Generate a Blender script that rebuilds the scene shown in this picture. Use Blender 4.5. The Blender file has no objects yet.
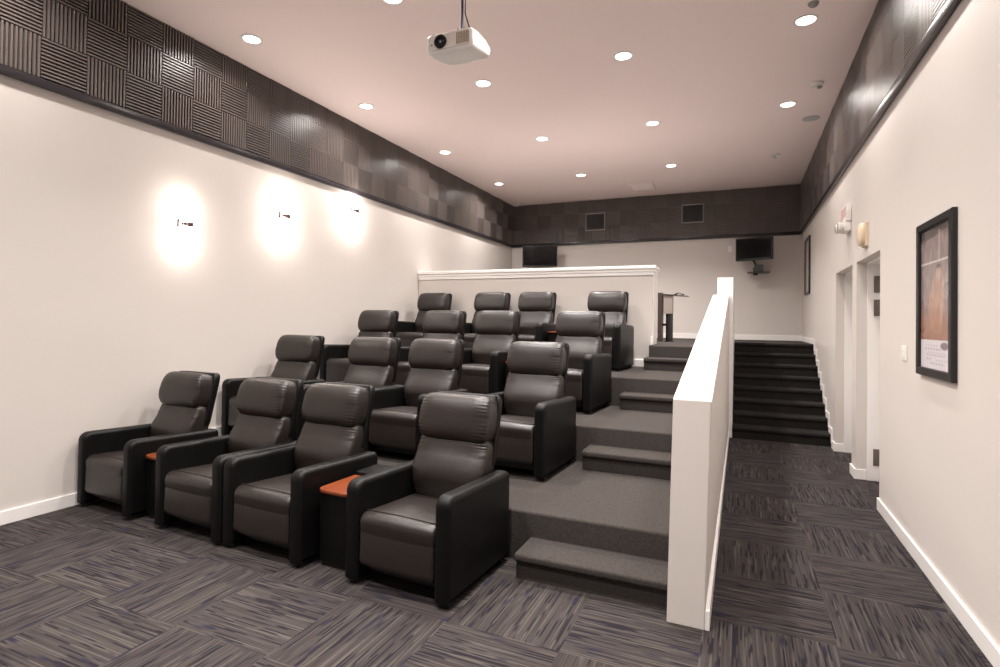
import bpy, bmesh, math, random
from mathutils import Vector, Matrix
random.seed(7)
S = bpy.context.scene
COL = S.collection
PI = math.pi

# ------------------------------------------------------------------ setting sizes (metres)
XL, XR = -5.68, 1.233
YB, YF = 13.744, -2.6
ZC = 4.894
R = 0.1787                                   # one riser
HXA, HXB = -0.377, -0.164                    # slanted half wall
RIS = [3.845, 5.49, 7.09, 8.72]               # platform risers (y)
YST, TR = 9.36, 0.3026                       # aisle stairs
YPT = 9.05                                   # partition behind back row
XPT = -1.30

# ------------------------------------------------------------------ materials
def new_mat(name):
    m = bpy.data.materials.new(name); m.use_nodes = True
    nt = m.node_tree
    return m, nt, nt.nodes['Principled BSDF']

def node(nt, t, **kw):
    n = nt.nodes.new(t)
    for k, v in kw.items(): setattr(n, k, v)
    return n

def mat(name, col, rough=0.5, metal=0.0, var=0.0, scale=8.0, bump=0.0, bscale=200.0, spec=0.5, coat=0.0):
    m, nt, b = new_mat(name)
    b.inputs['Roughness'].default_value = rough
    b.inputs['Metallic'].default_value = metal
    b.inputs['Specular IOR Level'].default_value = spec
    b.inputs['Coat Weight'].default_value = coat
    tc = node(nt, 'ShaderNodeTexCoord')
    n = node(nt, 'ShaderNodeTexNoise'); n.inputs['Scale'].default_value = scale; n.inputs['Detail'].default_value = 4
    nt.links.new(tc.outputs['Object'], n.inputs['Vector'])
    mx = node(nt, 'ShaderNodeMix', data_type='RGBA')
    c = Vector(col)
    mx.inputs[6].default_value = (*(c * (1 - var)), 1); mx.inputs[7].default_value = (*[min(1, v) for v in c * (1 + var)], 1)
    nt.links.new(n.outputs['Fac'], mx.inputs[0]); nt.links.new(mx.outputs[2], b.inputs['Base Color'])
    if bump:
        n2 = node(nt, 'ShaderNodeTexNoise'); n2.inputs['Scale'].default_value = bscale; n2.inputs['Detail'].default_value = 5
        nt.links.new(tc.outputs['Object'], n2.inputs['Vector'])
        bp = node(nt, 'ShaderNodeBump'); bp.inputs['Strength'].default_value = bump; bp.inputs['Distance'].default_value = 0.01
        nt.links.new(n2.outputs['Fac'], bp.inputs['Height']); nt.links.new(bp.outputs['Normal'], b.inputs['Normal'])
    return m

def emit(name, col, strength):
    m, nt, b = new_mat(name)
    b.inputs['Base Color'].default_value = (*col, 1)
    b.inputs['Emission Color'].default_value = (*col, 1)
    b.inputs['Emission Strength'].default_value = strength
    return m

def carpet_tiles():
    m, nt, b = new_mat('striped_carpet_tile')
    b.inputs['Roughness'].default_value = 0.95; b.inputs['Specular IOR Level'].default_value = 0.1
    L = nt.links
    tc = node(nt, 'ShaderNodeTexCoord'); sp = node(nt, 'ShaderNodeSeparateXYZ'); L.new(tc.outputs['Object'], sp.inputs[0])
    def M(op, a, b_=None, c=None):
        n = node(nt, 'ShaderNodeMath', operation=op)
        for i, v in enumerate((a, b_, c)):
            if v is None: continue
            if isinstance(v, (int, float)): n.inputs[i].default_value = v
            else: L.new(v, n.inputs[i])
        return n.outputs[0]
    s = 0.69
    u = M('DIVIDE', M('SUBTRACT', sp.outputs[0], 0.50), s); v = M('DIVIDE', M('SUBTRACT', sp.outputs[1], 3.55), s)
    iu = M('FLOOR', u); iv = M('FLOOR', v)
    par = M('MODULO', M('ADD', M('ADD', iu, iv), 400.0), 2.0)          # 0 -> stripes along y
    par = M('GREATER_THAN', par, 0.5)
    inv = M('SUBTRACT', 1.0, par)
    across = M('ADD', M('MULTIPLY', u, inv), M('MULTIPLY', v, par))
    along = M('ADD', M('MULTIPLY', v, inv), M('MULTIPLY', u, par))
    idx = M('ADD', M('MULTIPLY', iu, 7.31), M('MULTIPLY', iv, 3.17))
    def streak(rows, kl, off, det=1.0):
        cb = node(nt, 'ShaderNodeCombineXYZ')
        L.new(M('ADD', M('MULTIPLY', M('FLOOR', M('MULTIPLY', across, rows)), 17.37), off), cb.inputs[0]); L.new(M('MULTIPLY', along, kl), cb.inputs[1]); L.new(idx, cb.inputs[2])
        n = node(nt, 'ShaderNodeTexNoise'); n.inputs['Scale'].default_value = 1.0; n.inputs['Detail'].default_value = det
        L.new(cb.outputs[0], n.inputs['Vector']); return n.outputs['Fac']
    def ramp(f, a, b2):
        r = node(nt, 'ShaderNodeMapRange', interpolation_type='SMOOTHSTEP')
        r.inputs[1].default_value = a; r.inputs[2].default_value = b2; L.new(f, r.inputs[0]); return r.outputs[0]
    def mix(f, a, b2):
        n = node(nt, 'ShaderNodeMix', data_type='RGBA'); L.new(f, n.inputs[0])
        for i, c in ((6, a), (7, b2)):
            if isinstance(c, tuple): n.inputs[i].default_value = (*c, 1)
            else: L.new(c, n.inputs[i])
        return n.outputs[2]
    fine = streak(88, 1.0, 0.3); dark = streak(66, 2.1, 31.7); blue = streak(26, 2.6, 77.2); thin = streak(88, 0.9, 11.4)
    c = mix(ramp(fine, 0.36, 0.64), CARPET[0], CARPET[1])
    c = mix(ramp(thin, 0.56, 0.66), c, CARPET[2])
    c = mix(ramp(dark, 0.55, 0.63), c, CARPET[3])
    c = mix(ramp(blue, 0.62, 0.78), c, CARPET[4])
    L.new(c, b.inputs['Base Color'])
    nz = node(nt, 'ShaderNodeTexNoise'); nz.inputs['Scale'].default_value = 260
    L.new(tc.outputs['Object'], nz.inputs['Vector'])
    bp = node(nt, 'ShaderNodeBump'); bp.inputs['Strength'].default_value = 0.5; bp.inputs['Distance'].default_value = 0.01
    L.new(nz.outputs['Fac'], bp.inputs['Height']); L.new(bp.outputs['Normal'], b.inputs['Normal'])
    return m

CARPET = [(0.036, 0.030, 0.030), (0.055, 0.047, 0.045), (0.082, 0.071, 0.064), (0.018, 0.0155, 0.020), (0.021, 0.020, 0.033)]
M_CARPET = carpet_tiles()
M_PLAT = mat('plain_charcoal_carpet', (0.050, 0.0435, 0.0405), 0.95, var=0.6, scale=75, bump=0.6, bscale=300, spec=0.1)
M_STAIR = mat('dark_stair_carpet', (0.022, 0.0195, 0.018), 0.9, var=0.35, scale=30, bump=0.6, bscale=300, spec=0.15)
M_WALL = mat('cream_wall_paint', (0.645, 0.598, 0.562), 0.55, var=0.01, scale=1.2, bump=0.04, bscale=90, spec=0.3)
M_CEIL = mat('pinkish_ceiling_paint', (0.93, 0.79, 0.76), 0.7, var=0.01, scale=1.0, spec=0.2)
M_WHITE = mat('white_trim_paint', (0.86, 0.83, 0.81), 0.35, var=0.01, scale=3)
M_TOPW = mat('white_half_wall_cap_paint', (0.88, 0.86, 0.85), 0.4, var=0.01, scale=3)
M_LEATHER = mat('brown_black_leather', (0.0170, 0.0124, 0.0108), 0.37, var=0.15, scale=6, bump=0.12, bscale=60, spec=0.5)
M_LEATHER2 = mat('leather_shade_darkened', (0.0040, 0.0037, 0.0037), 0.42, var=0.15, scale=6, bump=0.10, bscale=90, spec=0.18)  # same recliner leather, base colour darkened to paint in shade on arm sides
M_FOOT = mat('black_plastic', (0.008, 0.008, 0.008), 0.5)
M_FOAM = mat('charcoal_acoustic_foam', (0.135, 0.112, 0.102), 0.31, var=0.08, scale=5, bump=0.1, bscale=300, spec=0.6)
M_STRIP = mat('dark_ledge_strip', (0.026, 0.022, 0.026), 0.24, var=0.1, spec=0.6)
M_BLACK = mat('black_plastic_gloss', (0.006, 0.006, 0.007), 0.25)
M_SCREEN = mat('black_glass_screen', (0.004, 0.004, 0.005), 0.08)
M_FRAMEB = mat('black_picture_frame', (0.010, 0.009, 0.009), 0.35)
M_DARKMETAL = mat('dark_metal', (0.03, 0.025, 0.025), 0.35, metal=0.8)
M_GREYMETAL = mat('grey_metal', (0.22, 0.21, 0.2), 0.4, metal=0.7)
M_HINGE = mat('oiled_bronze_hinge', (0.16, 0.14, 0.125), 0.45, metal=0.4)
M_GREY = mat('grey_plastic', (0.30, 0.28, 0.27), 0.5)
M_LGREY = mat('light_grey_plastic', (0.55, 0.53, 0.52), 0.5)
M_PWHITE = mat('white_plastic', (0.82, 0.79, 0.76), 0.35)
M_BEIGE = mat('beige_plastic', (0.68, 0.55, 0.40), 0.45)
M_RED = mat('red_lettering', (0.78, 0.34, 0.32), 0.4)
M_SCREENWALL = mat('pale_screen_wall', (0.40, 0.385, 0.375), 0.8)
M_LENS = mat('lens_glass', (0.02, 0.024, 0.03), 0.25, spec=0.3)
M_BRONZE = mat('reddish_bronze', (0.07, 0.035, 0.03), 0.7, spec=0.2)
M_LAMP = emit('downlight_lens', (1.0, 0.96, 0.91), 6.0)
M_SHADE = emit('frosted_sconce_glass', (1.0, 0.945, 0.89), 6.0)

def wood():
    m, nt, b = new_mat('orange_stained_wood')
    b.inputs['Roughness'].default_value = 0.3
    tc = node(nt, 'ShaderNodeTexCoord'); mp = node(nt, 'ShaderNodeMapping'); mp.inputs['Scale'].default_value = (40, 3, 3)
    n = node(nt, 'ShaderNodeTexNoise'); n.inputs['Scale'].default_value = 1; n.inputs['Detail'].default_value = 5
    r = node(nt, 'ShaderNodeValToRGB'); r.color_ramp.elements[0].color = (0.125, 0.026, 0.007, 1); r.color_ramp.elements[1].color = (0.19, 0.044, 0.013, 1)
    r.color_ramp.elements[0].position = 0.3; r.color_ramp.elements[1].position = 0.7
    nt.links.new(tc.outputs['Object'], mp.inputs[0]); nt.links.new(mp.outputs[0], n.inputs['Vector'])
    nt.links.new(n.outputs['Fac'], r.inputs[0]); nt.links.new(r.outputs[0], b.inputs['Base Color'])
    return m
M_WOOD = wood()

# ------------------------------------------------------------------ mesh helpers
def obj(name, bm, m, parent=None, smooth=False, loc=None, angle=40):
    bmesh.ops.recalc_face_normals(bm, faces=bm.faces)
    me = bpy.data.meshes.new(name); bm.to_mesh(me); bm.free()
    for mm in (m if isinstance(m, (list, tuple)) else [m]): me.materials.append(mm)
    if smooth:
        me.polygons.foreach_set('use_smooth', [True] * len(me.polygons))
        me.set_sharp_from_angle(angle=math.radians(angle))
    o = bpy.data.objects.new(name, me); COL.objects.link(o)
    if parent is not None: o.parent = parent
    if loc is not None: o.location = loc
    return o

def tag(o, label, cat, group=None, kind=None):
    o['label'] = label; o['category'] = cat
    if group: o['group'] = group
    if kind: o['kind'] = kind
    return o

def thing(name, label, cat, loc=(0, 0, 0), rz=0.0, group=None):
    o = bpy.data.objects.new(name, None); o.empty_display_size = 0.1; COL.objects.link(o)
    o.location = loc; o.rotation_euler = (0, 0, rz)
    return tag(o, label, cat, group)

def struct(name, bm, m, label=None, smooth=False, parent=None):
    o = obj(name, bm, m, parent, smooth)
    if parent is None:
        o['kind'] = 'structure'
        if label: o['label'] = label
    return o

def dup(src, loc, label, rz=0.0):
    r = src.copy(); COL.objects.link(r); r.location = loc; r.rotation_euler = (0, 0, rz); r['label'] = label
    for ch in list(src.children):
        c = ch.copy(); COL.objects.link(c); c.parent = r
        for g in list(ch.children):
            d = g.copy(); COL.objects.link(d); d.parent = c
    return r

def box(bm, x0, x1, y0, y1, z0, z1, bev=0.0, seg=2):
    vs = [bm.verts.new((x, y, z)) for x in (x0, x1) for y in (y0, y1) for z in (z0, z1)]
    q = [(0, 1, 3, 2), (4, 6, 7, 5), (0, 4, 5, 1), (2, 3, 7, 6), (0, 2, 6, 4), (1, 5, 7, 3)]
    fs = [bm.faces.new([vs[i] for i in f]) for f in q]
    if bev > 0:
        es = {e for f in fs for e in f.edges}
        bmesh.ops.bevel(bm, geom=list(es), offset=bev, segments=seg, profile=0.6, affect='EDGES')
    return bm

def loft(bm, rings, cap=True):
    vr = [[bm.verts.new(p) for p in r] for r in rings]
    n = len(vr[0])
    for a, b in zip(vr, vr[1:]):
        for i in range(n):
            bm.faces.new((a[i], a[(i + 1) % n], b[(i + 1) % n], b[i]))
    if cap:
        bm.faces.new(vr[0][::-1]); bm.faces.new(vr[-1])
    return bm

def cyl(bm, c, r, h, axis='z', n=24, r2=None, bev=0.0):
    r2 = r if r2 is None else r2
    def pt(a, rr, t):
        u, v = rr * math.cos(a), rr * math.sin(a)
        return {'z': (c[0] + u, c[1] + v, c[2] + t), 'y': (c[0] + u, c[1] + t, c[2] + v), 'x': (c[0] + t, c[1] + u, c[2] + v)}[axis]
    if bev > 0: st = [(r - bev, 0), (r, bev), (r2, h - bev), (r2 - bev, h)]
    else: st = [(r, 0), (r2, h)]
    return loft(bm, [[pt(2 * PI * i / n, rr, t) for i in range(n)] for rr, t in st])

def tube(bm, pts, r, n=10):
    pts = [Vector(p) for p in pts]; rings = []
    for i, p in enumerate(pts):
        t = (pts[min(i + 1, len(pts) - 1)] - pts[max(i - 1, 0)]).normalized()
        up = Vector((0, 0, 1)) if abs(t.z) < 0.9 else Vector((1, 0, 0))
        a = t.cross(up).normalized(); b = t.cross(a)
        rings.append([p + a * r * math.cos(2 * PI * k / n) + b * r * math.sin(2 * PI * k / n) for k in range(n)])
    return loft(bm, rings)

def prism_x(bm, poly, x0, x1):
    return loft(bm, [[(x, y, z) for y, z in poly] for x in (x0, x1)])

def rounded_poly(pts, rad, n=5):
    """pts: list of (y,z); rad: radius per corner -> polygon with filleted corners"""
    out = []
    for i, p in enumerate(pts):
        p = Vector(p); a = Vector(pts[i - 1]); b = Vector(pts[(i + 1) % len(pts)]); r = rad[i]
        if r <= 0: out.append(p); continue
        da = (a - p).normalized(); db = (b - p).normalized()
        ang = da.angle(db); d = r / math.tan(ang / 2)
        s, e = p + da * d, p + db * d
        bis = (da + db).normalized(); c = p + bis * (r / math.sin(ang / 2))
        a0 = math.atan2(s.y - c.y, s.x - c.x); a1 = math.atan2(e.y - c.y, e.x - c.x)
        while a1 - a0 > PI: a1 -= 2 * PI
        while a1 - a0 < -PI: a1 += 2 * PI
        for k in range(n + 1):
            t = a0 + (a1 - a0) * k / n
            out.append(Vector((c.x + r * math.cos(t), c.y + r * math.sin(t))))
    return out

def inset_poly(poly, d):
    if d == 0: return poly
    n = len(poly); area = sum(poly[i].x * poly[(i + 1) % n].y - poly[(i + 1) % n].x * poly[i].y for i in range(n))
    s = 1 if area > 0 else -1; out = []
    for i in range(n):
        t = (poly[(i + 1) % n] - poly[i - 1])
        if t.length < 1e-9: out.append(poly[i]); continue
        t.normalize(); out.append(poly[i] + Vector((-t.y, t.x)) * d * s)
    return out

def slab_x(bm, poly, x0, x1, r, n=4, fn=None):
    """polygon in (y,z) swept along x with rounded rims of radius r"""
    st = []
    for k in range(n + 1):
        a = PI / 2 * k / n; st.append((x0 + r * (1 - math.sin(a)) if False else x0 + r * (1 - math.cos(a)), r * (1 - math.sin(a))))
    st2 = [(x1 - (x - x0), d) for x, d in reversed(st)]
    mid = [(x0 + r + (x1 - x0 - 2 * r) * k / 14, 0.0) for k in range(1, 14)] if fn else []
    rings = []
    for x, d in st + mid + st2:
        ring = [(x, p.x, p.y) for p in inset_poly(poly, d)]
        if fn: ring = [fn(*q) for q in ring]
        rings.append(ring)
    return loft(bm, rings)

def pillow(bm, cx, cy, cz, hx, hy, hz, n1=4.0, n2=4.0, tilt=0.0, nu=72, nv=36, fn=None, nx=None):
    """puffed cushion: superellipsoid leaning back by tilt"""
    def sp(c, e): return math.copysign(abs(c) ** e, c)
    rings = []
    for j in range(1, nv):
        ph = -PI / 2 + PI * j / nv
        ring = []
        for i in range(nu):
            th = 2 * PI * i / nu
            x = hx * sp(math.cos(ph), 2 / (nx or n1)) * sp(math.cos(th), 2 / n2)
            y = hy * sp(math.cos(ph), 2 / n1) * sp(math.sin(th), 2 / n2)
            z = hz * sp(math.sin(ph), 2 / n1)
            if fn: x, y, z = fn(x, y, z)
            c, s = math.cos(tilt), math.sin(tilt)
            ring.append((cx + x, cy + y * c + z * s, cz - y * s + z * c))
        rings.append(ring)
    return loft(bm, rings)

# ------------------------------------------------------------------ the room
bm = bmesh.new(); box(bm, XL - .2, XR + 1.2, YF - .2, YB + .2, -0.12, 0); struct('floor', bm, M_CARPET)
bm = bmesh.new(); box(bm, XL - .2, XR + .6, YF - .2, YB + .2, ZC, ZC + .12); struct('ceiling', bm, M_CEIL)
bm = bmesh.new(); box(bm, XL - .2, XL, YF, YB, 0, ZC); struct('wall_left', bm, M_WALL)
bm = bmesh.new(); box(bm, XL - .2, XR + .6, YB, YB + .2, 0, ZC); struct('wall_back', bm, M_WALL)
bm = bmesh.new(); box(bm, XL - .2, XR + .6, YF - .2, YF, 0, ZC); struct('wall_front', bm, M_SCREENWALL)
D1, D2, ZD, WT = (6.345, 7.53), (7.79, 9.04), 2.51, 0.34
bm = bmesh.new()
for y0, y1, z0, z1 in ((YF, D1[0], 0, ZC), (D1[1], D2[0], 0, ZC), (D2[1], YB, 0, ZC), (D1[0], D1[1], ZD, ZC), (D2[0], D2[1], ZD, ZC)):
    box(bm, XR, XR + WT, y0, y1, z0, z1)
bmesh.ops.remove_doubles(bm, verts=bm.verts, dist=1e-5)
struct('wall_right', bm, M_WALL)

# door frames and doors, set back in the two openings
for n, (y0, y1) in enumerate((D1, D2), 1):
    bm = bmesh.new()
    xa, xb = XR + .105, XR + WT - .002
    box(bm, xa, xb, y0 + .001, y0 + .022, 0, ZD - .001); box(bm, xa, xb, y1 - .022, y1 - .001, 0, ZD - .001); box(bm, xa, xb, y0 + .022, y1 - .022, ZD - .03, ZD - .001)
    fr = struct('trim_%d' % n, bm, M_WHITE, 'white door frame set into the right wall')
    bm = bmesh.new(); box(bm, XR + .245, XR + .29, y0 + .024, y1 - .024, 0.008, ZD - .034, .003, 1)
    for pz0, pz1 in ((.18, .95), (1.1, 2.3)):
        for k in (0, 1):
            w = (y1 - y0 - .05) / 2
            box(bm, XR + .238, XR + .247, y0 + .024 + k * w + .12, y0 + .024 + (k + 1) * w - .1, pz0, pz1, .006, 2)
    dr = struct('door_%d' % n, bm, M_WHITE, 'white panelled door closed deep in the opening')
    for hz in ((1.98, 2.25, .27) if n == 1 else ()):
        bm = bmesh.new(); box(bm, XR + .165, XR + .235, y1 - .031, y1 - .022, hz - .095, hz + .095, .004, 2)
        cyl(bm, (XR + .237, y1 - .032, hz - .1), .009, .2, n=10)
        obj('hinge', bm, M_HINGE, dr, True)
    bm = bmesh.new(); cyl(bm, (XR + .19, y0 + .11, 1.0), .012, .05, 'x', 14); box(bm, XR + .175, XR + .195, y0 + .1, y0 + .24, .988, 1.012, .006, 2)
    box(bm, XR + .234, XR + .2445, y0 + .07, y0 + .15, .92, 1.08, .004, 1)
    obj('door_handle', bm, M_GREYMETAL, dr, True)

# raised seating platforms, each with its low half step by the half wall
def nosed(y_front, y_back, z0, z1, lip=.035):
    """side outline of a carpeted step: rounded nosing that overhangs a slightly raked riser"""
    return rounded_poly([(y_back, z0), (y_back, z1), (y_front - lip, z1), (y_front - lip, z1 - .045), (y_front, z1 - .065), (y_front, z0)], [0, 0, .018, .018, .01, 0], 4)
plat_y = RIS + [YB]
for k in range(3):
    z = 2 * R * (k + 1)
    yb = RIS[k + 1] if k < 2 else None
    bm = bmesh.new()
    yb = plat_y[k + 1] + .02 if k < 2 else YPT
    loft(bm, [[(x, p.x, p.y) for p in rounded_poly([(yb, 0), (yb, z - (.004 if k < 2 else 0)), (RIS[k] + dy, z - .0), (RIS[k] + dy, 0)], [0, 0, .02, 0], 4)] for x, dy in ((XL, .19 if k == 0 else 0), (-1.56, 0), (HXA, 0))])
    struct('floor_tier_%d' % (k + 1), bm, M_PLAT, 'grey carpeted seating tier', True)
XS = [-1.405, -1.385, -1.355, -1.325]
for k in range(4):
    z0 = 2 * R * k
    bm = bmesh.new(); prism_x(bm, nosed(RIS[k] - .30, RIS[k], z0, z0 + R), XS[k], HXA)
    struct('step_%d' % (k + 1), bm, M_PLAT, 'low carpeted half step', True)
ZL = 8 * R
bm = bmesh.new()
prism_x(bm, rounded_poly([(YB, 0), (YB, ZL), (RIS[3], ZL), (RIS[3], 0)], [0, 0, .02, 0], 4), XPT + .002, HXA)
box(bm, XL, XPT + .001, YPT + .01, YB, 0, ZL); box(bm, HXA, XR, YST + 7 * TR + .01, YB, 0, ZL)
struct('floor_landing', bm, M_PLAT, 'carpeted upper landing', True)
# aisle stairs
bm = bmesh.new()
XST = -0.112
for k in range(8):
    y0 = YST + TR * k
    prism_x(bm, nosed(y0, y0 + TR + .03 if k < 7 else YST + 7 * TR + .009, 0, R * (k + 1), .03), XST, XR)
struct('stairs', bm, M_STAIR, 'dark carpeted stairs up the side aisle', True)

# half walls
poly = [(3.40, 0), (3.40, 1.322), (8.73, 2.205), (YST, 2.205), (YST, 0)]
bm = bmesh.new(); loft(bm, [[(x + (.02 * z - .013) * max(0, 1 - (y - 3.4) / 5.3), y, z) for y, z in poly] for x in (HXA, HXB)])
bmesh.ops.bevel(bm, geom=[e for e in bm.edges], offset=.006, segments=2, affect='EDGES')
for f in bm.faces:
    if f.calc_center_median().z > 1.3 and f.normal.z * (1 if f.normal.z > 0 else -1) > .5: f.material_index = 1
struct('wall_half_slanted', bm, [M_WALL, M_TOPW], 'white topped half wall slanting up beside the steps')
bm = bmesh.new(); box(bm, -.345, XST + .002, YST, YST + 7 * TR + .1, 0, 2.51, .006, 2)
struct('wall_half_stairs', bm, M_WHITE, 'white guard wall beside the aisle stairs')
bm = bmesh.new(); box(bm, XL, XPT, YPT, YPT + .42, 0, 2.55); struct('wall_partition', bm, M_WALL, 'cream partition behind the back row')
bm = bmesh.new()
box(bm, XL, XPT + .022, YPT - .022, YPT + .442, 2.545, 2.60, .006, 2); box(bm, XL, XPT + .035, YPT - .035, YPT + .455, 2.60, 2.645, .008, 2)
box(bm, XL, XPT + .055, YPT - .055, YPT + .475, 2.645, 2.70, .01, 3)
struct('trim_3', bm, M_WHITE, 'white moulded cap on the partition')
bm = bmesh.new(); box(bm, XPT + .0, XPT + .018, YPT + .03, YPT + .42, ZL, 2.545, .003, 1); struct('trim_4', bm, M_WHITE, 'white casing on the end of the partition')

# baseboards
def bb(bm, x0, x1, y0, y1, z0, h=.115):
    box(bm, x0, x1, y0, y1, z0, z0 + h, .004, 2)
T = .018
bm = bmesh.new()
bb(bm, XL, XL + T, YF, RIS[0] + .19, 0)
for k in range(3):
    e = RIS[k + 1] if k < 2 else YPT
    q = .19 if k == 0 else 0
    bb(bm, XL, XL + T, RIS[k] + q, e, 2 * R * (k + 1)); box(bm, XL, XL + T - .002, RIS[k] + q - .10, RIS[k] + q - .001, 2 * R * k + .1, 2 * R * (k + 1) + .112, .004, 2)
bb(bm, XL, XL + T, YPT + .42, YB, ZL)
struct('baseboard_left', bm, M_WHITE)
bm = bmesh.new(); bb(bm, XL, XPT, YPT - T, YPT, 6 * R)
box(bm, XPT - .02, XPT + .02, YPT - T - .004, YPT - .0005, ZL + .002, ZL + .14, .004, 2)
struct('baseboard_partition', bm, M_WHITE)
bm = bmesh.new(); bb(bm, XL, XR, YB - T, YB, ZL); struct('baseboard_back', bm, M_WHITE)
bm = bmesh.new()
bb(bm, XR - T, XR, YF, D1[0], 0); bb(bm, XR - T, XR, D1[1] + .0, D2[0], 0); bb(bm, XR - T, XR, D2[1], YST - .1, 0)
for y0, y1 in (D1, D2):
    bb(bm, XR - T, XR + .104, y1 - T, y1, 0); bb(bm, XR - T, XR + .104, y0, y0 + T, 0)
for k in range(8):
    y = YST + TR * k
    box(bm, XR - T, XR, y - .10, y - .032, R * k + .06, R * (k + 1) + .10, .003, 1)
    box(bm, XR - T, XR, y - .032, (y + TR - .10) if k < 7 else YB, R * (k + 1), R * (k + 1) + .10, .003, 1)
struct('baseboard_right', bm, M_WHITE)
bm = bmesh.new(); bb(bm, HXB - .016, HXB + .012, 3.405, YST - .001, 0); struct('baseboard_half_wall', bm, M_WHITE)
bm = bmesh.new(); bb(bm, XL, XR, YF, YF + T, 0); struct('baseboard_front', bm, M_WHITE)

# ------------------------------------------------------------------ ribbed acoustic tile bands
ZP = 3.766
ZT = 3.85
def tile_mesh(w, h, upright):
    """local: u in 0..w, v in 0..h, out along +n.  built as x=u, y=-out, z=v"""
    L, W = (h, w) if upright else (w, h)
    p = 0.364 / 11; n = max(1, int(round(W / p))); p = W / n
    prof = [(0.0, 0.006)]
    for i in range(n):
        a = i * p
        prof += [(a + .24 * p, .006), (a + .28 * p, .046), (a + .76 * p, .046), (a + .80 * p, .006)]
    prof.append((W, .006))
    bm = bmesh.new()
    def P(a, l, d): return (a, -d, l) if upright else (l, -d, a)
    e = 0.0006
    rows = []
    top = [[bm.verts.new(P(min(max(a, e), W - e), l, d)) for a, d in prof] for l in (e, L - e)]
    bot = [[bm.verts.new(P(min(max(a, e), W - e), l, 0.0)) for a in (0, W)] for l in (e, L - e)]
    for i in range(len(prof) - 1):
        bm.faces.new((top[0][i], top[0][i + 1], top[1][i + 1], top[1][i]))
    for r in (0, 1): bm.faces.new([bot[r][0]] + top[r] + [bot[r][1]])
    for c, ci in ((0, 0), (-1, 1)): bm.faces.new((bot[0][ci], top[0][c], top[1][c], bot[1][ci]))
    bm.faces.new((bot[0][0], bot[0][1], bot[1][1], bot[1][0]))
    bmesh.ops.recalc_face_normals(bm, faces=bm.faces)
    me = bpy.data.meshes.new('foam_tile'); bm.to_mesh(me); bm.free(); me.materials.append(M_FOAM)
    return me
TW = 0.364
ROWS = [(ZT, TW), (ZT + TW, TW), (ZT + 2 * TW, ZC - ZT - 2 * TW - .001)]
TM = {(i, u): tile_mesh(TW, h, u) for i, (z, h) in enumerate(ROWS) for u in (True, False)}
def band(label, loc, rz, length, start_phase, parity, count):
    """local x runs along the wall, -y points into the room"""
    t = thing('acoustic_panel_band', label, 'acoustic panels', loc, rz)
    bm = bmesh.new(); box(bm, 0, length, -.047, 0, ZP + .006, ZT - .004, .006, 2); obj('ledge_strip', bm, M_STRIP, t, True)
    for c in range(count):
        for i, (z, h) in enumerate(ROWS):
            up = (c + i + parity) % 2 == 0
            o = bpy.data.objects.new('foam_tile', TM[(i, up)]); COL.objects.link(o); o.parent = t
            o.location = (start_phase + c * TW, 0, z)
    return t
# sconce wall: local x = -y world when rz = ... (wall faces +x) -> rz = +90deg puts local x on +y and local -y on +x
nL = 32
yL0 = 2.765 - 2 * TW
band('band of ribbed charcoal acoustic tiles above the wall with the sconces', (XL, yL0, 0), PI / 2, YB - yL0 - .057, 0, 1, 32)
# door wall faces -x : rz = -90deg, local x on -y, start at the back wall
nR = 31
band('band of ribbed charcoal acoustic tiles above the wall with the doors', (XR, YB - .057, 0), -PI / 2, YB - 2.2 - .057, .0, 0, nR)
band('band of ribbed charcoal acoustic tiles across the top of the far wall', (XL, YB, 0), 0, XR - XL, 0, 1, 19)
# the same cladding carried on towards the screen end of the room, out of frame
for nm, x, y0, y1 in (('wall_left_cladding', XL + .02, YF, yL0 - .004), ('wall_right_cladding', XR - .02, YF, 2.19)):
    bm = bmesh.new(); box(bm, x - .02, x + .02, y0, y1, ZP, ZC - .001); struct(nm, bm, M_FOAM)

# ------------------------------------------------------------------ theatre recliners
def wrinkle(hx, hz, amp=.006, seed=0):
    rnd = random.Random(seed); ph = [rnd.uniform(0, 6.28) for _ in range(4)]
    def f(x, y, z):
        if y < 0:
            e = max(0.0, (abs(x) / hx - .62) / .38) ** 1.5
            y += amp * e * (math.sin(z * 250 + ph[0]) + .7 * math.sin(z * 390 + ph[1] + x * 20))
            y += .004 * math.exp(-(x / .012) ** 2)
            y -= .012 * (1 - (x / hx) ** 2)
            y += .0035 * math.sin(x * 17 + ph[2]) * math.sin(z * 21 + ph[3])
        return x, y, z
    return f

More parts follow.
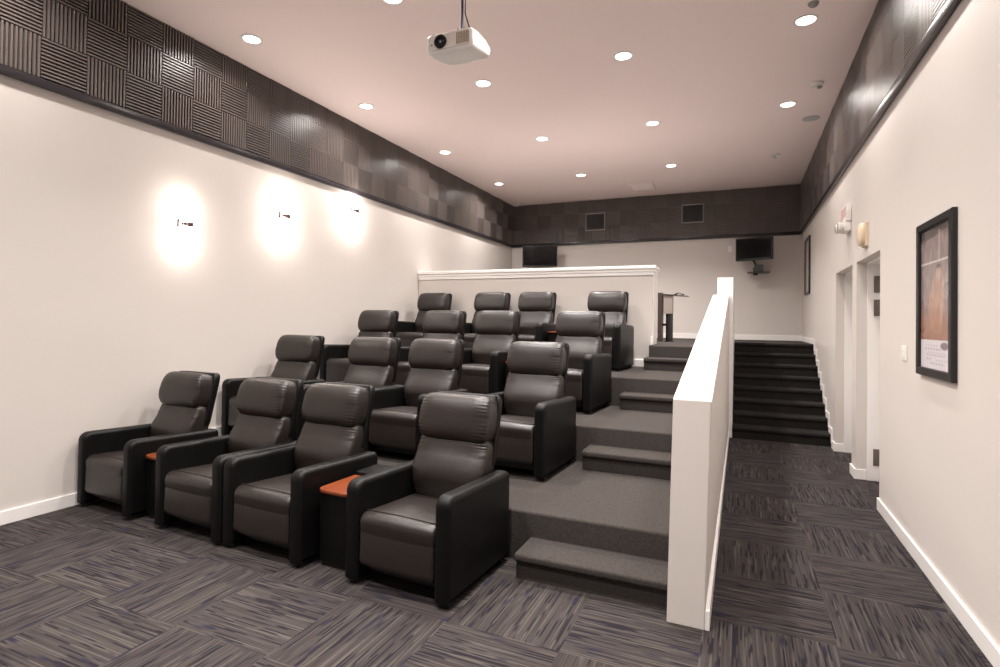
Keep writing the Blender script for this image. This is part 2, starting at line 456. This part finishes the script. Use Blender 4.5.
def make_chair(label, group):
    t = thing('recliner', label, 'recliner', (0, 0, 0), 0, group)
    ap = rounded_poly([(0, .03), (0, .690), (.86, .660), (.86, .03)], [.02, .075, .05, .02], 7)
    for s in (-1, 1):
        bm = bmesh.new(); x0, x1 = (.299, .414) if s > 0 else (-.414, -.299)
        slab_x(bm, ap, x0, x1, .036, 6); obj('armrest', bm, M_LEATHER2, t, True, angle=60)
    # seat with piped front roll
    sp = rounded_poly([(.012, .36), (.0, .488), (.64, .452), (.64, .36)], [.004, .06, .03, .02], 7)
    def seat_fn(x, y, z):
        if z > .4:
            c = 1 - (x / .275) ** 2
            z += .022 * c * math.exp(-((y - .3) / .22) ** 2)
            z -= .007 * math.exp(-((y - .085) / .010) ** 2)
        elif False: pass
        if y < .05: y -= .012 * (1 - (x / .275) ** 2)
        return x, y, z
    sp2 = []
    for i, p in enumerate(sp):                      # extra points along the long top edge for the seam
        sp2.append(p); q = sp[(i + 1) % len(sp)]
        if (q - p).length > .3 and p.y > .4 and q.y > .4:
            for k in range(1, 24): sp2.append(p.lerp(q, k / 24))
            for d in (.064, .074, .080, .085, .090, .096, .106):
                pass
    bm = bmesh.new(); slab_x(bm, sp2, -.297, .297, .03, 4, seat_fn); obj('seat_cushion', bm, M_LEATHER, t, True, angle=60)
    bm = bmesh.new(); pts = []
    for k in range(25):
        x = -.286 + .572 * k / 24; pts.append((x, .082 - .004 * (1 - (x / .27) ** 2), .4865 + .006 * (1 - (x / .27) ** 2)))
    tube(bm, pts, .0045, 8); obj('piping', bm, M_LEATHER, t, True)
    fp = rounded_poly([(.045, .125), (.006, .16), (.012, .366), (.11, .366), (.11, .125)], [.03, .05, .003, .003, .02], 5)
    def foot_fn(x, y, z):
        if y < .06: y -= .012 * (1 - (x / .275) ** 2)
        return x, y, z
    bm = bmesh.new(); slab_x(bm, fp, -.296, .296, .024, 4, foot_fn); obj('footrest_panel', bm, M_LEATHER, t, True, angle=60)
    bm = bmesh.new(); box(bm, -.295, .295, .13, .74, .055, .325, .01, 2); obj('chassis', bm, M_FOOT, t)
    # back shell: narrow between the arms, winged above them
    rings = []
    N = 40
    zs = [.30, .31, .40, .50, .60, .64, .67, .70, .74, .85, 1.0, 1.1, 1.15, 1.178, 1.192, 1.196]
    for z in zs:
        w = .292 if z < .67 else (.292 + (.314 - .292) * min(1, (z - .66) / .05))
        d = .05
        if z > 1.13: k = max(0, 1 - ((z - 1.13) / .068) ** 2) ** .5; w -= .045 * (1 - k); d *= .45 + .55 * k
        if z < .31: d *= .7
        yc = .745 + (z - .45) * .235
        ring = []
        for i in range(N):
            th = 2 * PI * i / N; c, s_ = math.cos(th), math.sin(th)
            x = w * math.copysign(abs(c) ** .3, c); y = d * math.copysign(abs(s_) ** .55, s_)
            if z > .66: y -= .025 * max(0, (abs(x) / w - .9) / .1)        # wings come forward
            ring.append((x, yc + y, z))
        rings.append(ring)
    bm = bmesh.new(); loft(bm, rings); obj('back_shell', bm, M_LEATHER2, t, True, angle=60)
    tilt = math.radians(13.5)
    wl = wrinkle(.29, .24, .0034, 3)
    def lum(x, y, z):
        x, y, z = wl(x, y, z)
        k = .945 if z < -.10 else .945 + .055 * min(1, (z + .10) / .08)
        if y < 0: y -= .058 * math.exp(-((z + .045) / .125) ** 2)
        return x * k, y, z
    bm = bmesh.new(); pillow(bm, 0, .728, .660, .306, .088, .245, 5.5, 7, tilt, nv=72, fn=lum, nx=9); obj('lumbar_cushion', bm, M_LEATHER, t, True, angle=80)
    bm = bmesh.new(); pillow(bm, 0, .786, 1.022, .306, .118, .180, 2.7, 8, tilt, fn=wrinkle(.30, .15, .0036, 9), nv=72, nx=9); obj('headrest', bm, M_LEATHER, t, True, angle=80)
    for s in (-1, 1):
        for y in (.05, .76):
            bm = bmesh.new(); box(bm, s * .357 - .032, s * .357 + .032, y, y + .07, 0, .04, .004, 1); obj('leg', bm, M_FOOT, t)
    return t

ROWNAME = ['front row', 'second row', 'third row', 'back row']
SEATN = ['beside the sconce wall', 'second from the sconce wall', 'third from the sconce wall', 'at the end beside the steps']
CX = [[-5.215, -4.065, -3.233, -2.015], [-5.19, -4.035, -3.190, -1.975], [-5.155, -3.99, -3.150, -1.965], [-5.175, -4.018, -3.186, -1.99]]
RY0 = [2.96, 4.605, 6.205, 7.93]
TURN = math.radians(-3.1)                    # the recliners stand slightly askew to the tiers
def seat(r, x): return (x, RY0[r] + ((-2.005 - x) * math.tan(math.radians(2.4)) if r == 0 else 0), 2 * R * r)
first = None
for r in range(4):
    for c in range(4):
        lab = 'black leather theatre recliner in the %s, %s' % (ROWNAME[r], SEATN[c])
        loc = seat(r, CX[r][c])
        if first is None:
            first = make_chair(lab, 'theatre recliners'); first.location = loc; first.rotation_euler = (0, 0, TURN)
        else: dup(first, loc, lab, TURN)

def make_table(label):
    t = thing('console_table', label, 'side table', (0, 0, 0), 0, 'console tables between recliners')
    bm = bmesh.new(); box(bm, -.148, .148, .13, .76, .03, .53, .015, 3); obj('cabinet_body', bm, M_LEATHER2, t, True)
    bm = bmesh.new()
    outline = rounded_poly([(-.152, .095), (.152, .095), (.152, .50), (-.152, .50)], [.07, .07, .01, .01], 8)
    loft(bm, [[(p.x * k, p.y + o, z) for p in outline] for z, k, o in ((.530, .985, .003), (.534, 1, 0), (.551, 1, 0), (.555, .985, .003))])
    obj('wooden_top', bm, M_WOOD, t, True)
    bm = bmesh.new(); box(bm, -.150, .150, .505, .77, .525, .585, .018, 3); obj('rear_pad', bm, M_LEATHER2, t, True)
    bm = bmesh.new(); box(bm, -.135, .135, .15, .74, 0, .03); obj('plinth', bm, M_FOOT, t)
    return t
tfirst = None
for r in range(4):
    for a, b, w in ((0, 1, 'first and second'), (2, 3, 'third and fourth')):
        lab = 'dark console with orange wooden top, %s, between %s recliners from sconce wall' % (ROWNAME[r], w)
        loc = seat(r, (CX[r][a] + CX[r][b]) / 2)
        if tfirst is None: tfirst = make_table(lab); tfirst.location = loc; tfirst.rotation_euler = (0, 0, TURN)
        else: dup(tfirst, loc, lab, TURN)

# ------------------------------------------------------------------ ceiling lights
def make_downlight(label):
    t = thing('recessed_downlight', label, 'ceiling light', (0, 0, 0), 0, 'recessed ceiling downlights')
    n = 32
    bm = bmesh.new()
    prof = [(.088, -.001), (.090, -.008), (.112, -.006), (.116, -.001)]
    vr = [[bm.verts.new((r * math.cos(2 * PI * i / n), r * math.sin(2 * PI * i / n), z)) for i in range(n)] for r, z in prof]
    for k in range(4):
        a, b = vr[k], vr[(k + 1) % 4]
        for i in range(n): bm.faces.new((a[i], a[(i + 1) % n], b[(i + 1) % n], b[i]))
    obj('trim_ring', bm, M_PWHITE, t, True)
    bm = bmesh.new(); cyl(bm, (0, 0, -.006), .088, .005, n=32); obj('lens', bm, M_LAMP, t)
    return t
LX = [-5.04, -3.12, -1.28, .59]
LXN = ['nearest the sconce wall', 'second from the sconce wall', 'second from the door wall', 'nearest the door wall']
LY = [4.30, 6.36, 8.70, 11.18]
def skew(x): return .031 * (.59 - x)         # the light rows run a little askew
dfirst = None
LAMP_W, LAMP_C = 22.0, (1.0, .94, .895)
def lamp(k, deg):
    d = bpy.data.lights.new('downlight_lamp', 'AREA'); d.shape = 'DISK'; d.size = .17
    d.energy = LAMP_W * k; d.color = LAMP_C; d.spread = math.radians(deg); return d
LAMPS = {x: (lamp(k, a), lamp(k * 1.5, a)) for x, k, a in zip(LX, (.62, 1.7, 1.7, .48), (150, 114, 114, 160))}   # wall lines dimmed; rear row brighter
ORD = ['first', 'second', 'third', 'fourth']
spots = []
for i, x in enumerate(LX):
    n = 0
    for j, y in enumerate(LY):
        if (i, j) == (3, 3): continue
        seen = not (i >= 2 and j == 0)
        if seen: lab = 'round glowing downlight, %s counting from the camera, in the line %s' % (ORD[n], LXN[i]); n += 1
        else: lab = 'round recessed downlight overhead beyond the top of the picture'
        spots.append((x, y + skew(x), lab))
    for y in (2.2, 0.1):
        spots.append((x, y, 'round recessed downlight overhead beyond the top of the picture'))
for x, y, lab in spots:
    if dfirst is None: dfirst = make_downlight(lab); dfirst.location = (x, y, ZC); d = dfirst
    else: d = dup(dfirst, (x, y, ZC), lab)
    lo = bpy.data.objects.new('downlight_lamp', LAMPS[x][y > 10]); COL.objects.link(lo); lo.parent = d; lo.location = (0, 0, -.012)

# ------------------------------------------------------------------ wall sconces
def make_sconce(label):
    t = thing('wall_sconce', label, 'wall light', (0, 0, 0), 0, 'wall sconces')       # wall on local x=0, room at +x
    bm = bmesh.new(); box(bm, 0, .018, -.05, .05, -.07, .07, .004, 2); obj('wall_plate', bm, M_DARKMETAL, t)
    bm = bmesh.new(); n = 24; rings = []
    for z, k in ((-.19, .80), (-.185, .90), (-.12, .98), (0, 1), (.12, .98), (.185, .90), (.19, .80)):
        rings.append([(.018 + .055 * k * math.sin(PI * i / n), -.125 * k * math.cos(PI * i / n), z) for i in range(n + 1)])
    loft(bm, rings); obj('glass_shade', bm, M_SHADE, t, True, angle=60)
    bm = bmesh.new(); box(bm, .060, .092, -.094, -.086, -.048, .048, .002, 1); obj('shade_clip', bm, M_BRONZE, t)
    bm = bmesh.new(); tube(bm, [(.088, -.048, -.028), (.088, -.048, .028)], .007, 8); bmesh.ops.create_uvsphere(bm, u_segments=14, v_segments=8, radius=.020, matrix=Matrix.Translation((.092, -.016, 0))); tube(bm, [(.074, -.055, 0), (.08, 0, 0)], .006, 8)
    obj('finial', bm, M_BRONZE, t, True)
    bm = bmesh.new(); box(bm, .072, .104, .018, .070, -.022, .028, .004, 2); obj('bracket', bm, M_BRONZE, t)
    return t
SC = [(4.14, 2.79, 'lowest'), (5.57, 3.14, 'middle'), (7.02, 3.49, 'highest')]
sl = bpy.data.lights.new('sconce_lamp', 'POINT'); sl.energy = 5.2; sl.color = (1, .90, .81); sl.shadow_soft_size = .05
sf = None
for y, z, w in SC:
    lab = 'glowing wall sconce, %s of the three stepping up the cream wall' % w
    if sf is None: sf = make_sconce(lab); sf.location = (XL, y, z); s_ = sf
    else: s_ = dup(sf, (XL, y, z), lab)
    for dz in (-.205, .205):
        lo = bpy.data.objects.new('sconce_lamp', sl); COL.objects.link(lo); lo.parent = s_; lo.location = (.11, 0, dz)

# ------------------------------------------------------------------ projector
PZ = 4.012
t = thing('projector', 'white ceiling projector with dark round lens hanging from a pole', 'projector', (-2.165, 3.85, PZ))
bm = bmesh.new()
rings = []
for y, w, h0, h1 in ((0, .195, -.062, .075), (.012, .210, -.075, .085), (.10, .216, -.070, .092), (.24, .216, -.040, .094), (.34, .205, -.016, .082), (.39, .175, .006, .055)):
    po = rounded_poly([(-w, h0), (w, h0), (w, h1), (-w, h1)], [.045, .045, .03, .03], 5)
    rings.append([(p.x, y, p.y) for p in po])
loft(bm, rings); obj('housing', bm, M_PWHITE, t, True, angle=50)
bm = bmesh.new()
po = rounded_poly([(-.190, -.052), (.188, -.052), (.188, .068), (-.190, .068)], [.03] * 4, 4)
loft(bm, [[(p.x, -.006, p.y) for p in po], [(p.x, .004, p.y) for p in po]]); obj('front_panel', bm, mat('off_white_plastic', (.70, .63, .57), .5), t)
bm = bmesh.new(); n = 32
loft(bm, [[(-.075 + r * math.cos(2 * PI * i / n), y, .008 + r * math.sin(2 * PI * i / n)) for i in range(n)] for y, r in ((-.004, .054), (-.020, .054), (-.024, .050), (-.024, .040), (-.008, .030))])
ln = obj('lens_barrel', bm, mat('matt_black_ring', (.012, .013, .013), .6, spec=.2), t, True)
bm = bmesh.new(); pillow(bm, -.075, -.008, .008, .030, .007, .030, 2, 2, 0, 24, 14); obj('lens_glass', bm, M_LENS, ln, True)
bm = bmesh.new()
for k in range(8): box(bm, .068 + k * .0145, .0765 + k * .0145, -.010, .0, -.036, .056)
obj('front_grille', bm, mat('tan_grille', (.36, .28, .2), .5), t)
bm = bmesh.new(); cyl(bm, (-.160, -.011, -.004), .011, .008, 'y', 16); obj('sensor', bm, M_BLACK, t, True)
bm = bmesh.new(); cyl(bm, (-.17, .05, .065), .018, .040, 'z', 16); obj('focus_knob', bm, M_GREY, t, True)
bm = bmesh.new(); box(bm, -.06, .14, .06, .24, .090, .104, .004, 1); box(bm, .0, .02, .12, .2, .10, .165, .003, 1); box(bm, .055, .075, .12, .2, .10, .165, .003, 1); cyl(bm, (-.03, .16, .150), .016, .14, 'x', 14)
tube(bm, [(-.05, .08, .11), (.04, .12, .14), (.13, .2, .10)], .008, 8); obj('mount_bracket', bm, M_GREYMETAL, t, True)
bm = bmesh.new(); cyl(bm, (.030, .16, .14), .011, ZC - PZ - .14, 'z', 18); obj('ceiling_pole', bm, mat('blue_grey_pole', (.07, .07, .11), .5, metal=.4), t, True)
bm = bmesh.new(); tube(bm, [(.058, .16, ZC - PZ), (.054, .16, .6), (.056, .165, .3), (.08, .19, .2), (.12, .22, .15), (.15, .26, .07)], .006, 8); obj('cable', bm, M_BLACK, t, True)

# ------------------------------------------------------------------ televisions on the far wall
def tv(label, x, z, w, h, rz, shelf):
    t = thing('television', label, 'television', (x, YB - .42, z), rz)
    bm = bmesh.new(); box(bm, -w / 2, w / 2, -.03, .03, -h / 2, h / 2, .008, 2); box(bm, -w * .3, w * .3, .03, .065, -h * .3, h * .3, .01, 2); obj('casing', bm, M_BLACK, t)
    bm = bmesh.new(); box(bm, -w / 2 + .03, w / 2 - .03, -.034, -.029, -h / 2 + .045, h / 2 - .03); obj('screen', bm, M_SCREEN, t)
    bm = bmesh.new(); dv = Vector((0, .40, 0)); dv.rotate(Matrix.Rotation(-rz, 3, 'Z'))
    e = (dv.x, dv.y + .02, 0)
    tube(bm, [(0, .06, 0), (0, .12, 0), (e[0] * .6 + .06, e[1] * .6, 0), e], .022, 10)
    box(bm, -.11, .11, .06, .075, -.11, .11); obj('wall_arm', bm, M_DARKMETAL, t, True)
    return t
tv('black flat television angled on the far wall near the corner with the doors', .26, 3.45, .80, .51, math.radians(-24), True)
tv('black flat television above the partition in the sconce wall corner', -4.74, 3.46, .90, .54, math.radians(10), False)
t = thing('wall_shelf', 'small dark bracket shelf with media box below the corner television', 'shelf', (.30, YB - .02, 2.93))
bm = bmesh.new(); box(bm, -.17, .28, -.36, -.02, 0, .015, .003, 1); obj('shelf_board', bm, M_BLACK, t)
bm = bmesh.new(); box(bm, -.03, .15, -.32, -.10, .016, .18, .006, 2); obj('media_box', bm, mat('dark_grey_plastic', (.05, .05, .052), .45), t)
bm = bmesh.new(); tube(bm, [(.02, -.10, .15), (-.04, -.10, .28), (-.10, -.08, .40), (-.10, -.02, .46)], .02, 8); obj('cable', bm, M_BLACK, t, True)
bm = bmesh.new(); box(bm, -.05, .05, -.02, .0195, -.03, .14, .003, 1); obj('wall_bracket', bm, M_DARKMETAL, t)
o = bmesh.new(); box(o, -.045, .045, -.012, 0, -.07, .07, .005, 2)
tag(obj('wall_socket', o, M_PWHITE, None, False, (-.24, YB, 3.52)), 'small white wall socket plate beside the corner television', 'socket')

# square wall speakers in the far band
def wall_speaker(label, x, z):
    t = thing('wall_speaker', label, 'speaker', (x, YB - .04, z), 0, 'square speakers in the far tile band')
    bm = bmesh.new()
    a, b = .25, .222
    for x0, x1, z0, z1 in ((-a, a, b - .022, b), (-a, a, -b, -b + .022), (-a, -a + .022, -b + .022, b - .022), (a - .022, a, -b + .022, b - .022)): box(bm, x0, x1, -.035, .04, z0, z1)
    bmesh.ops.remove_doubles(bm, verts=bm.verts, dist=1e-5)
    obj('outer_frame', bm, M_GREY, t)
    bm = bmesh.new(); box(bm, -a + .022, a - .022, -.026, .03, -b + .022, b - .022)
    obj('grille', bm, M_BLACK, t)
    bm = bmesh.new(); cyl(bm, (0, -.031, -.03), .13, .006, 'y', 32); obj('woofer', bm, M_FOOT, t, True)
wall_speaker('square black wall speaker above the partition, nearer the sconce wall', -3.39, 4.332)
wall_speaker('square black wall speaker above the partition, nearer the corner television', -1.056, 4.385)

# ------------------------------------------------------------------ framed pictures on the door wall
def poster_color(u, v):
    import math as m
    def sm(a, b, x):
        k = min(1, max(0, (x - a) / (b - a))); return k * k * (3 - 2 * k)
    def mixc(a, b, k): return tuple(p + (q - p) * k for p, q in zip(a, b))
    n = .5 + .25 * m.sin(u * 23 + v * 9) * m.sin(v * 31 - u * 7) + .25 * m.sin(u * 61 + 1.3) * m.sin(v * 43)
    c = mixc((.25, .19, .19), (.40, .31, .29), n)
    c = mixc(c, (.08, .06, .06), sm(.88, .95, v - .05 * u) * .8)
    c = mixc(c, (.42, .17, .09), sm(.50, .26, v) * .75)
    for cu_, cv_, ru, rv, tl, col, st in ((.60, .665, .085, .062, 0, (.74, .50, .38), .9), (.50, .52, .19, .15, .3, (.60, .34, .24), .85), (.71, .47, .07, .19, .25, (.68, .42, .30), .8), (.36, .42, .09, .15, -.5, (.55, .30, .20), .7), (.52, .34, .24, .10, 0, (.50, .24, .14), .7)):
        d = m.hypot((u - cu_ - tl * (v - cv_)) / ru, (v - cv_) / rv)
        c = mixc(c, col, (1 - sm(.55, 1.15, d)) * st * (.65 + .35 * n))
    c = mixc(c, (.16, .11, .11), (1 - sm(.5, 1, m.hypot((u - .60) / .10, (v - .715) / .022))) * .7)
    c = mixc(c, (.12, .09, .10), (1 - sm(.6, 1, m.hypot((u - .84) / .1, (v - .55) / .05))) * .7)
    if abs(v - .755) < .006: c = mixc(c, (.8, .76, .74), .8)
    if abs(u - .62) < .009 and .755 < v < .97: c = mixc(c, (.8, .76, .76), .75)
    if abs(u - .33) < .006 and .755 < v < .86: c = mixc(c, (.7, .65, .65), .6)
    k = m.sin(u * 37 + 5 * m.sin(v * 13)) * m.sin(v * 29 + 4 * m.sin(u * 11)); c = tuple(q * (1 + .10 * k) for q in c)
    if v < .205:
        c = (.70, .66, .70)
        for v0, a, b in ((.165, .15, .6), (.14, .12, .7), (.115, .25, .85), (.095, .2, .85), (.07, .18, .4), (.065, .5, .9), (.04, .3, .8)):
            if abs(v - v0) < .006 and a < u < b and m.sin(u * 70 + v0 * 500) > -.5: c = mixc(c, (.36, .32, .36), .6)
        d = m.hypot((u - .79) / .14, (v - .165) / .03)
        c = mixc(c, (.22, .17, .19), (1 - sm(.7, 1.05, d)))
    if v >= .205: c = tuple(q * .8 for q in c)
    return c
def poster_mat():
    m, nt, b = new_mat('printed_poster'); a = node(nt, 'ShaderNodeVertexColor', layer_name='print')
    nt.links.new(a.outputs[0], b.inputs['Base Color']); b.inputs['Roughness'].default_value = .25; b.inputs['Coat Weight'].default_value = .5; b.inputs['Coat Roughness'].default_value = .05
    return m
M_POSTER = poster_mat()
def framed(label, y0, y1, z0, z1, fw, fd, cf):
    cy, cz = (y0 + y1) / 2, (z0 + z1) / 2; w, h = (y1 - y0) / 2, (z1 - z0) / 2
    t = thing('framed_poster', label, 'framed picture', (XR - .002, cy, cz))
    bm = bmesh.new()
    ring = lambda a, b, x: [(x, -a, -b), (x, a, -b), (x, a, b), (x, -a, b)]
    st = [(w, h, 0), (w, h, -fd + .006), (w - .006, h - .006, -fd), (w - fw + .006, h - fw + .006, -fd), (w - fw, h - fw, -fd + .008), (w - fw, h - fw, 0)]
    vr = [[bm.verts.new(p) for p in ring(*s)] for s in st]
    for k in range(6):
        a, b = vr[k], vr[(k + 1) % 6]
        for i in range(4): bm.faces.new((a[i], a[(i + 1) % 4], b[(i + 1) % 4], b[i]))
    obj('picture_frame', bm, M_FRAMEB, t)
    bm = bmesh.new(); nu, nv = 90, 140; a, b = w - fw - .0005, h - fw - .0005; lay = bm.verts.layers.float_color.new('print')
    grid = []
    for j in range(nv + 1):
        row = []
        for i in range(nu + 1):
            u, v = i / nu, j / nv
            vert = bm.verts.new((-.012, a - 2 * a * u, -b + 2 * b * v)); vert[lay] = (*cf(u, v), 1); row.append(vert)
        grid.append(row)
    for j in range(nv):
        for i in range(nu): bm.faces.new((grid[j][i], grid[j][i + 1], grid[j + 1][i + 1], grid[j + 1][i]))
    bk = [bm.verts.new((-.001, s * a, q * b)) for s, q in ((1, -1), (-1, -1), (-1, 1), (1, 1))]
    bm.faces.new(bk)
    obj('print', bm, M_POSTER, t)
    return t
framed('black framed poster of an orange toned figure, hanging nearest the camera on the door wall', 4.262, 5.02, 1.418, 2.516, .058, .032, poster_color)
framed('thin dark framed pale picture on the door wall above the stair landing', 12.16, 12.98, 2.40, 3.53, .045, .03, lambda u, v: (.50 + .06 * math.sin(9 * u), .43 + .05 * math.sin(7 * v), .40))

# light switch, exit sign, alarm sounder
t = thing('light_switch', 'white light switch plate between the door and the near poster', 'light switch', (XR, 5.46, 1.55))
bm = bmesh.new(); box(bm, -.008, 0, -.075, .075, -.06, .06, .004, 2); obj('plate', bm, M_PWHITE, t)
for dy in (-.03, .03):
    bm = bmesh.new(); box(bm, -.014, -.0078, dy - .015, dy + .015, -.032, .032, .003, 1); obj('rocker', bm, M_WHITE, t)
t = thing('exit_sign', 'white exit sign with twin emergency lamps above the far door', 'exit sign', (XR, 8.03, 3.03))
bm = bmesh.new(); box(bm, -.06, 0, -.17, .17, .03, .25, .012, 2); obj('sign_box', bm, M_PWHITE, t, True)
cu = bpy.data.curves.new('exit_lettering', 'FONT'); cu.body = 'EXIT'; cu.size = .17; cu.align_x = 'CENTER'; cu.align_y = 'CENTER'; cu.extrude = .001
tmp = bpy.data.objects.new('exit_lettering_curve', cu); COL.objects.link(tmp)
me = bpy.data.meshes.new_from_object(tmp.evaluated_get(bpy.context.evaluated_depsgraph_get())); bpy.data.objects.remove(tmp); bpy.data.curves.remove(cu)
me.name = 'exit_lettering'; me.materials.clear(); me.materials.append(M_RED)
lo = bpy.data.objects.new('exit_lettering', me); COL.objects.link(lo); lo.parent = t; lo.location = (-.0615, 0, .14); lo.rotation_euler = (PI / 2, 0, -PI / 2)
bm = bmesh.new(); box(bm, -.075, 0, -.15, .15, -.09, .028, .015, 2); obj('battery_box', bm, M_PWHITE, t, True)
for dy in (-.10, .10):
    bm = bmesh.new(); cyl(bm, (-.135, dy, -.03), .060, .065, 'x', 24, r2=.045, bev=.01); lh = obj('lamp_head', bm, M_PWHITE, t, True)
    bm = bmesh.new(); cyl(bm, (-.139, dy, -.03), .045, .005, 'x', 20); obj('lamp_lens', bm, M_GREY, lh)
t = thing('alarm_sounder', 'beige rounded alarm sounder on the wall above the near door', 'alarm', (XR, 6.98, 2.75))
bm = bmesh.new(); pillow(bm, -.045, 0, 0, .045, .095, .125, 2.6, 2.6, 0, 32, 20); obj('dome', bm, M_BEIGE, t, True)
bm = bmesh.new(); box(bm, -.03, .004, -.095, .095, -.13, .13, .009, 2); obj('back_plate', bm, M_BEIGE, t)

# ------------------------------------------------------------------ small ceiling fittings
t = thing('ceiling_camera', 'small grey dome fitting beside the ceiling light nearest the door wall', 'camera', (.62, 6.0, ZC))
bm = bmesh.new(); cyl(bm, (0, 0, -.025), .06, .025, 'z', 24, bev=.006); obj('base_ring', bm, M_PWHITE, t, True)
bm = bmesh.new(); pillow(bm, 0, 0, -.028, .048, .048, .04, 2, 2, 0, 24, 14); obj('dome', bm, M_GREY, t, True)
t = thing('smoke_detector', 'white smoke detector on the ceiling with a darker sensor cap', 'smoke detector', (.88, 8.08, ZC))
bm = bmesh.new(); cyl(bm, (0, 0, -.045), .062, .045, 'z', 24, r2=.078, bev=.008); obj('body', bm, M_PWHITE, t, True)
bm = bmesh.new(); cyl(bm, (.03, 0, -.07), .03, .026, 'z', 16, bev=.005); obj('sensor_cap', bm, M_GREY, t, True)
t = thing('ceiling_speaker', 'flush round grey speaker grille in the ceiling near the door wall', 'speaker', (.95, 9.42, ZC))
bm = bmesh.new(); cyl(bm, (0, 0, -.007), .12, .007, 'z', 32); obj('rim', bm, M_LGREY, t, True)
bm = bmesh.new(); cyl(bm, (0, 0, -.010), .105, .0035, 'z', 32); obj('grille', bm, M_LGREY, t, True)
for nm, lab, x, y in (('sprinkler_head', 'small white sprinkler head on the ceiling above the stairs', .556, 11.22), ('sprinkler_head', 'small white sprinkler head in the ceiling corner above the sconce wall end', -5.44, 13.45)):
    t = thing(nm, lab, 'sprinkler', (x, y, ZC))
    bm = bmesh.new(); cyl(bm, (0, 0, -.018), .085, .018, 'z', 20, bev=.003); obj('escutcheon', bm, M_PWHITE, t, True)
    bm = bmesh.new(); cyl(bm, (0, 0, -.06), .018, .05, 'z', 12); cyl(bm, (0, 0, -.068), .035, .008, 'z', 16); obj('deflector', bm, M_PWHITE, t, True)
t = thing('air_vent', 'square white air vent in the ceiling near the far wall', 'vent', (-2.08, 12.75, ZC))
bm = bmesh.new()
for x0, x1, y0, y1 in ((-.27, .27, -.30, -.26), (-.27, .27, .26, .30), (-.27, -.23, -.26, .26), (.23, .27, -.26, .26)): box(bm, x0, x1, y0, y1, -.012, 0)
bmesh.ops.remove_doubles(bm, verts=bm.verts, dist=1e-5); obj('vent_frame', bm, M_CEIL, t)
bm = bmesh.new()
for k in range(12):
    y = -.25 + k * .0425; loft(bm, [[(x, y, -.001), (x, y + .004, -.001), (x, y + .034, -.010), (x, y + .03, -.010)] for x in (-.228, .228)])
obj('louvres', bm, M_CEIL, t)

# ------------------------------------------------------------------ stand on the landing
t = thing('podium_stand', 'dark upright stand with grey box and slanting black tray on the landing', 'stand', (-1.2, 10.9, ZL))
bm = bmesh.new(); box(bm, -.25, -.17, -.12, .12, 0, .93, .006, 2); obj('side_panel', bm, mat('dark_brown_laminate', (.05, .032, .03), .4), t)
bm = bmesh.new(); cyl(bm, (-.045, 0, .02), .066, .52, 'z', 24); cyl(bm, (-.045, 0, 0), .085, .02, 'z', 24); obj('pedestal', bm, M_BLACK, t, True)
bm = bmesh.new(); box(bm, -.145, .015, -.10, .10, .53, .875, .012, 2); obj('control_box', bm, mat('warm_grey_plastic', (.33, .28, .25), .5), t)
bm = bmesh.new(); loft(bm, [[(-.169, y, .885), (-.169, y, .91), (.30, y, .865), (.30, y, .855)] for y in (-.14, .14)]); obj('slanted_tray', bm, mat('dark_tray', (.06, .045, .045), .35), t)
bm = bmesh.new(); tube(bm, [(.0, -.05, .87), (.12, -.05, .92), (.22, -.05, .89)], .014, 8); obj('handle', bm, M_BLACK, t, True)
bm = bmesh.new(); box(bm, -.169, -.10, -.02, .02, .30, .345, .004, 1); obj('clamp', bm, M_BLACK, t)

# ------------------------------------------------------------------ camera
f, yaw, pitch, roll, sy = 549.98, math.radians(23.646), math.radians(-.784), math.radians(.769), -19.0
F = Vector((-math.sin(yaw) * math.cos(pitch), math.cos(yaw) * math.cos(pitch), -math.sin(pitch)))
Rv = Vector((math.cos(yaw), math.sin(yaw), 0)); U = Rv.cross(F)
R2 = Rv * math.cos(roll) + U * math.sin(roll); U2 = -Rv * math.sin(roll) + U * math.cos(roll)
cd = bpy.data.cameras.new('camera'); cam = bpy.data.objects.new('camera', cd); COL.objects.link(cam)
cd.sensor_width = 36; cd.sensor_fit = 'HORIZONTAL'; cd.lens = f * 36 / 1000; cd.shift_y = sy / 1000; cd.clip_start = .05
m4 = Matrix(((R2.x, U2.x, -F.x, 0), (R2.y, U2.y, -F.y, 0), (R2.z, U2.z, -F.z, 1.76), (0, 0, 0, 1)))
cam.matrix_world = m4
S.camera = cam

# ------------------------------------------------------------------ world and exposure
w = bpy.data.worlds.new('world'); S.world = w; w.use_nodes = True
w.node_tree.nodes['Background'].inputs[0].default_value = (0, 0, 0, 1)
S.view_settings.view_transform = 'Standard'; S.view_settings.look = 'None'; S.view_settings.gamma = 1
S.view_settings.use_curve_mapping = False
S.view_settings.exposure = 0.38
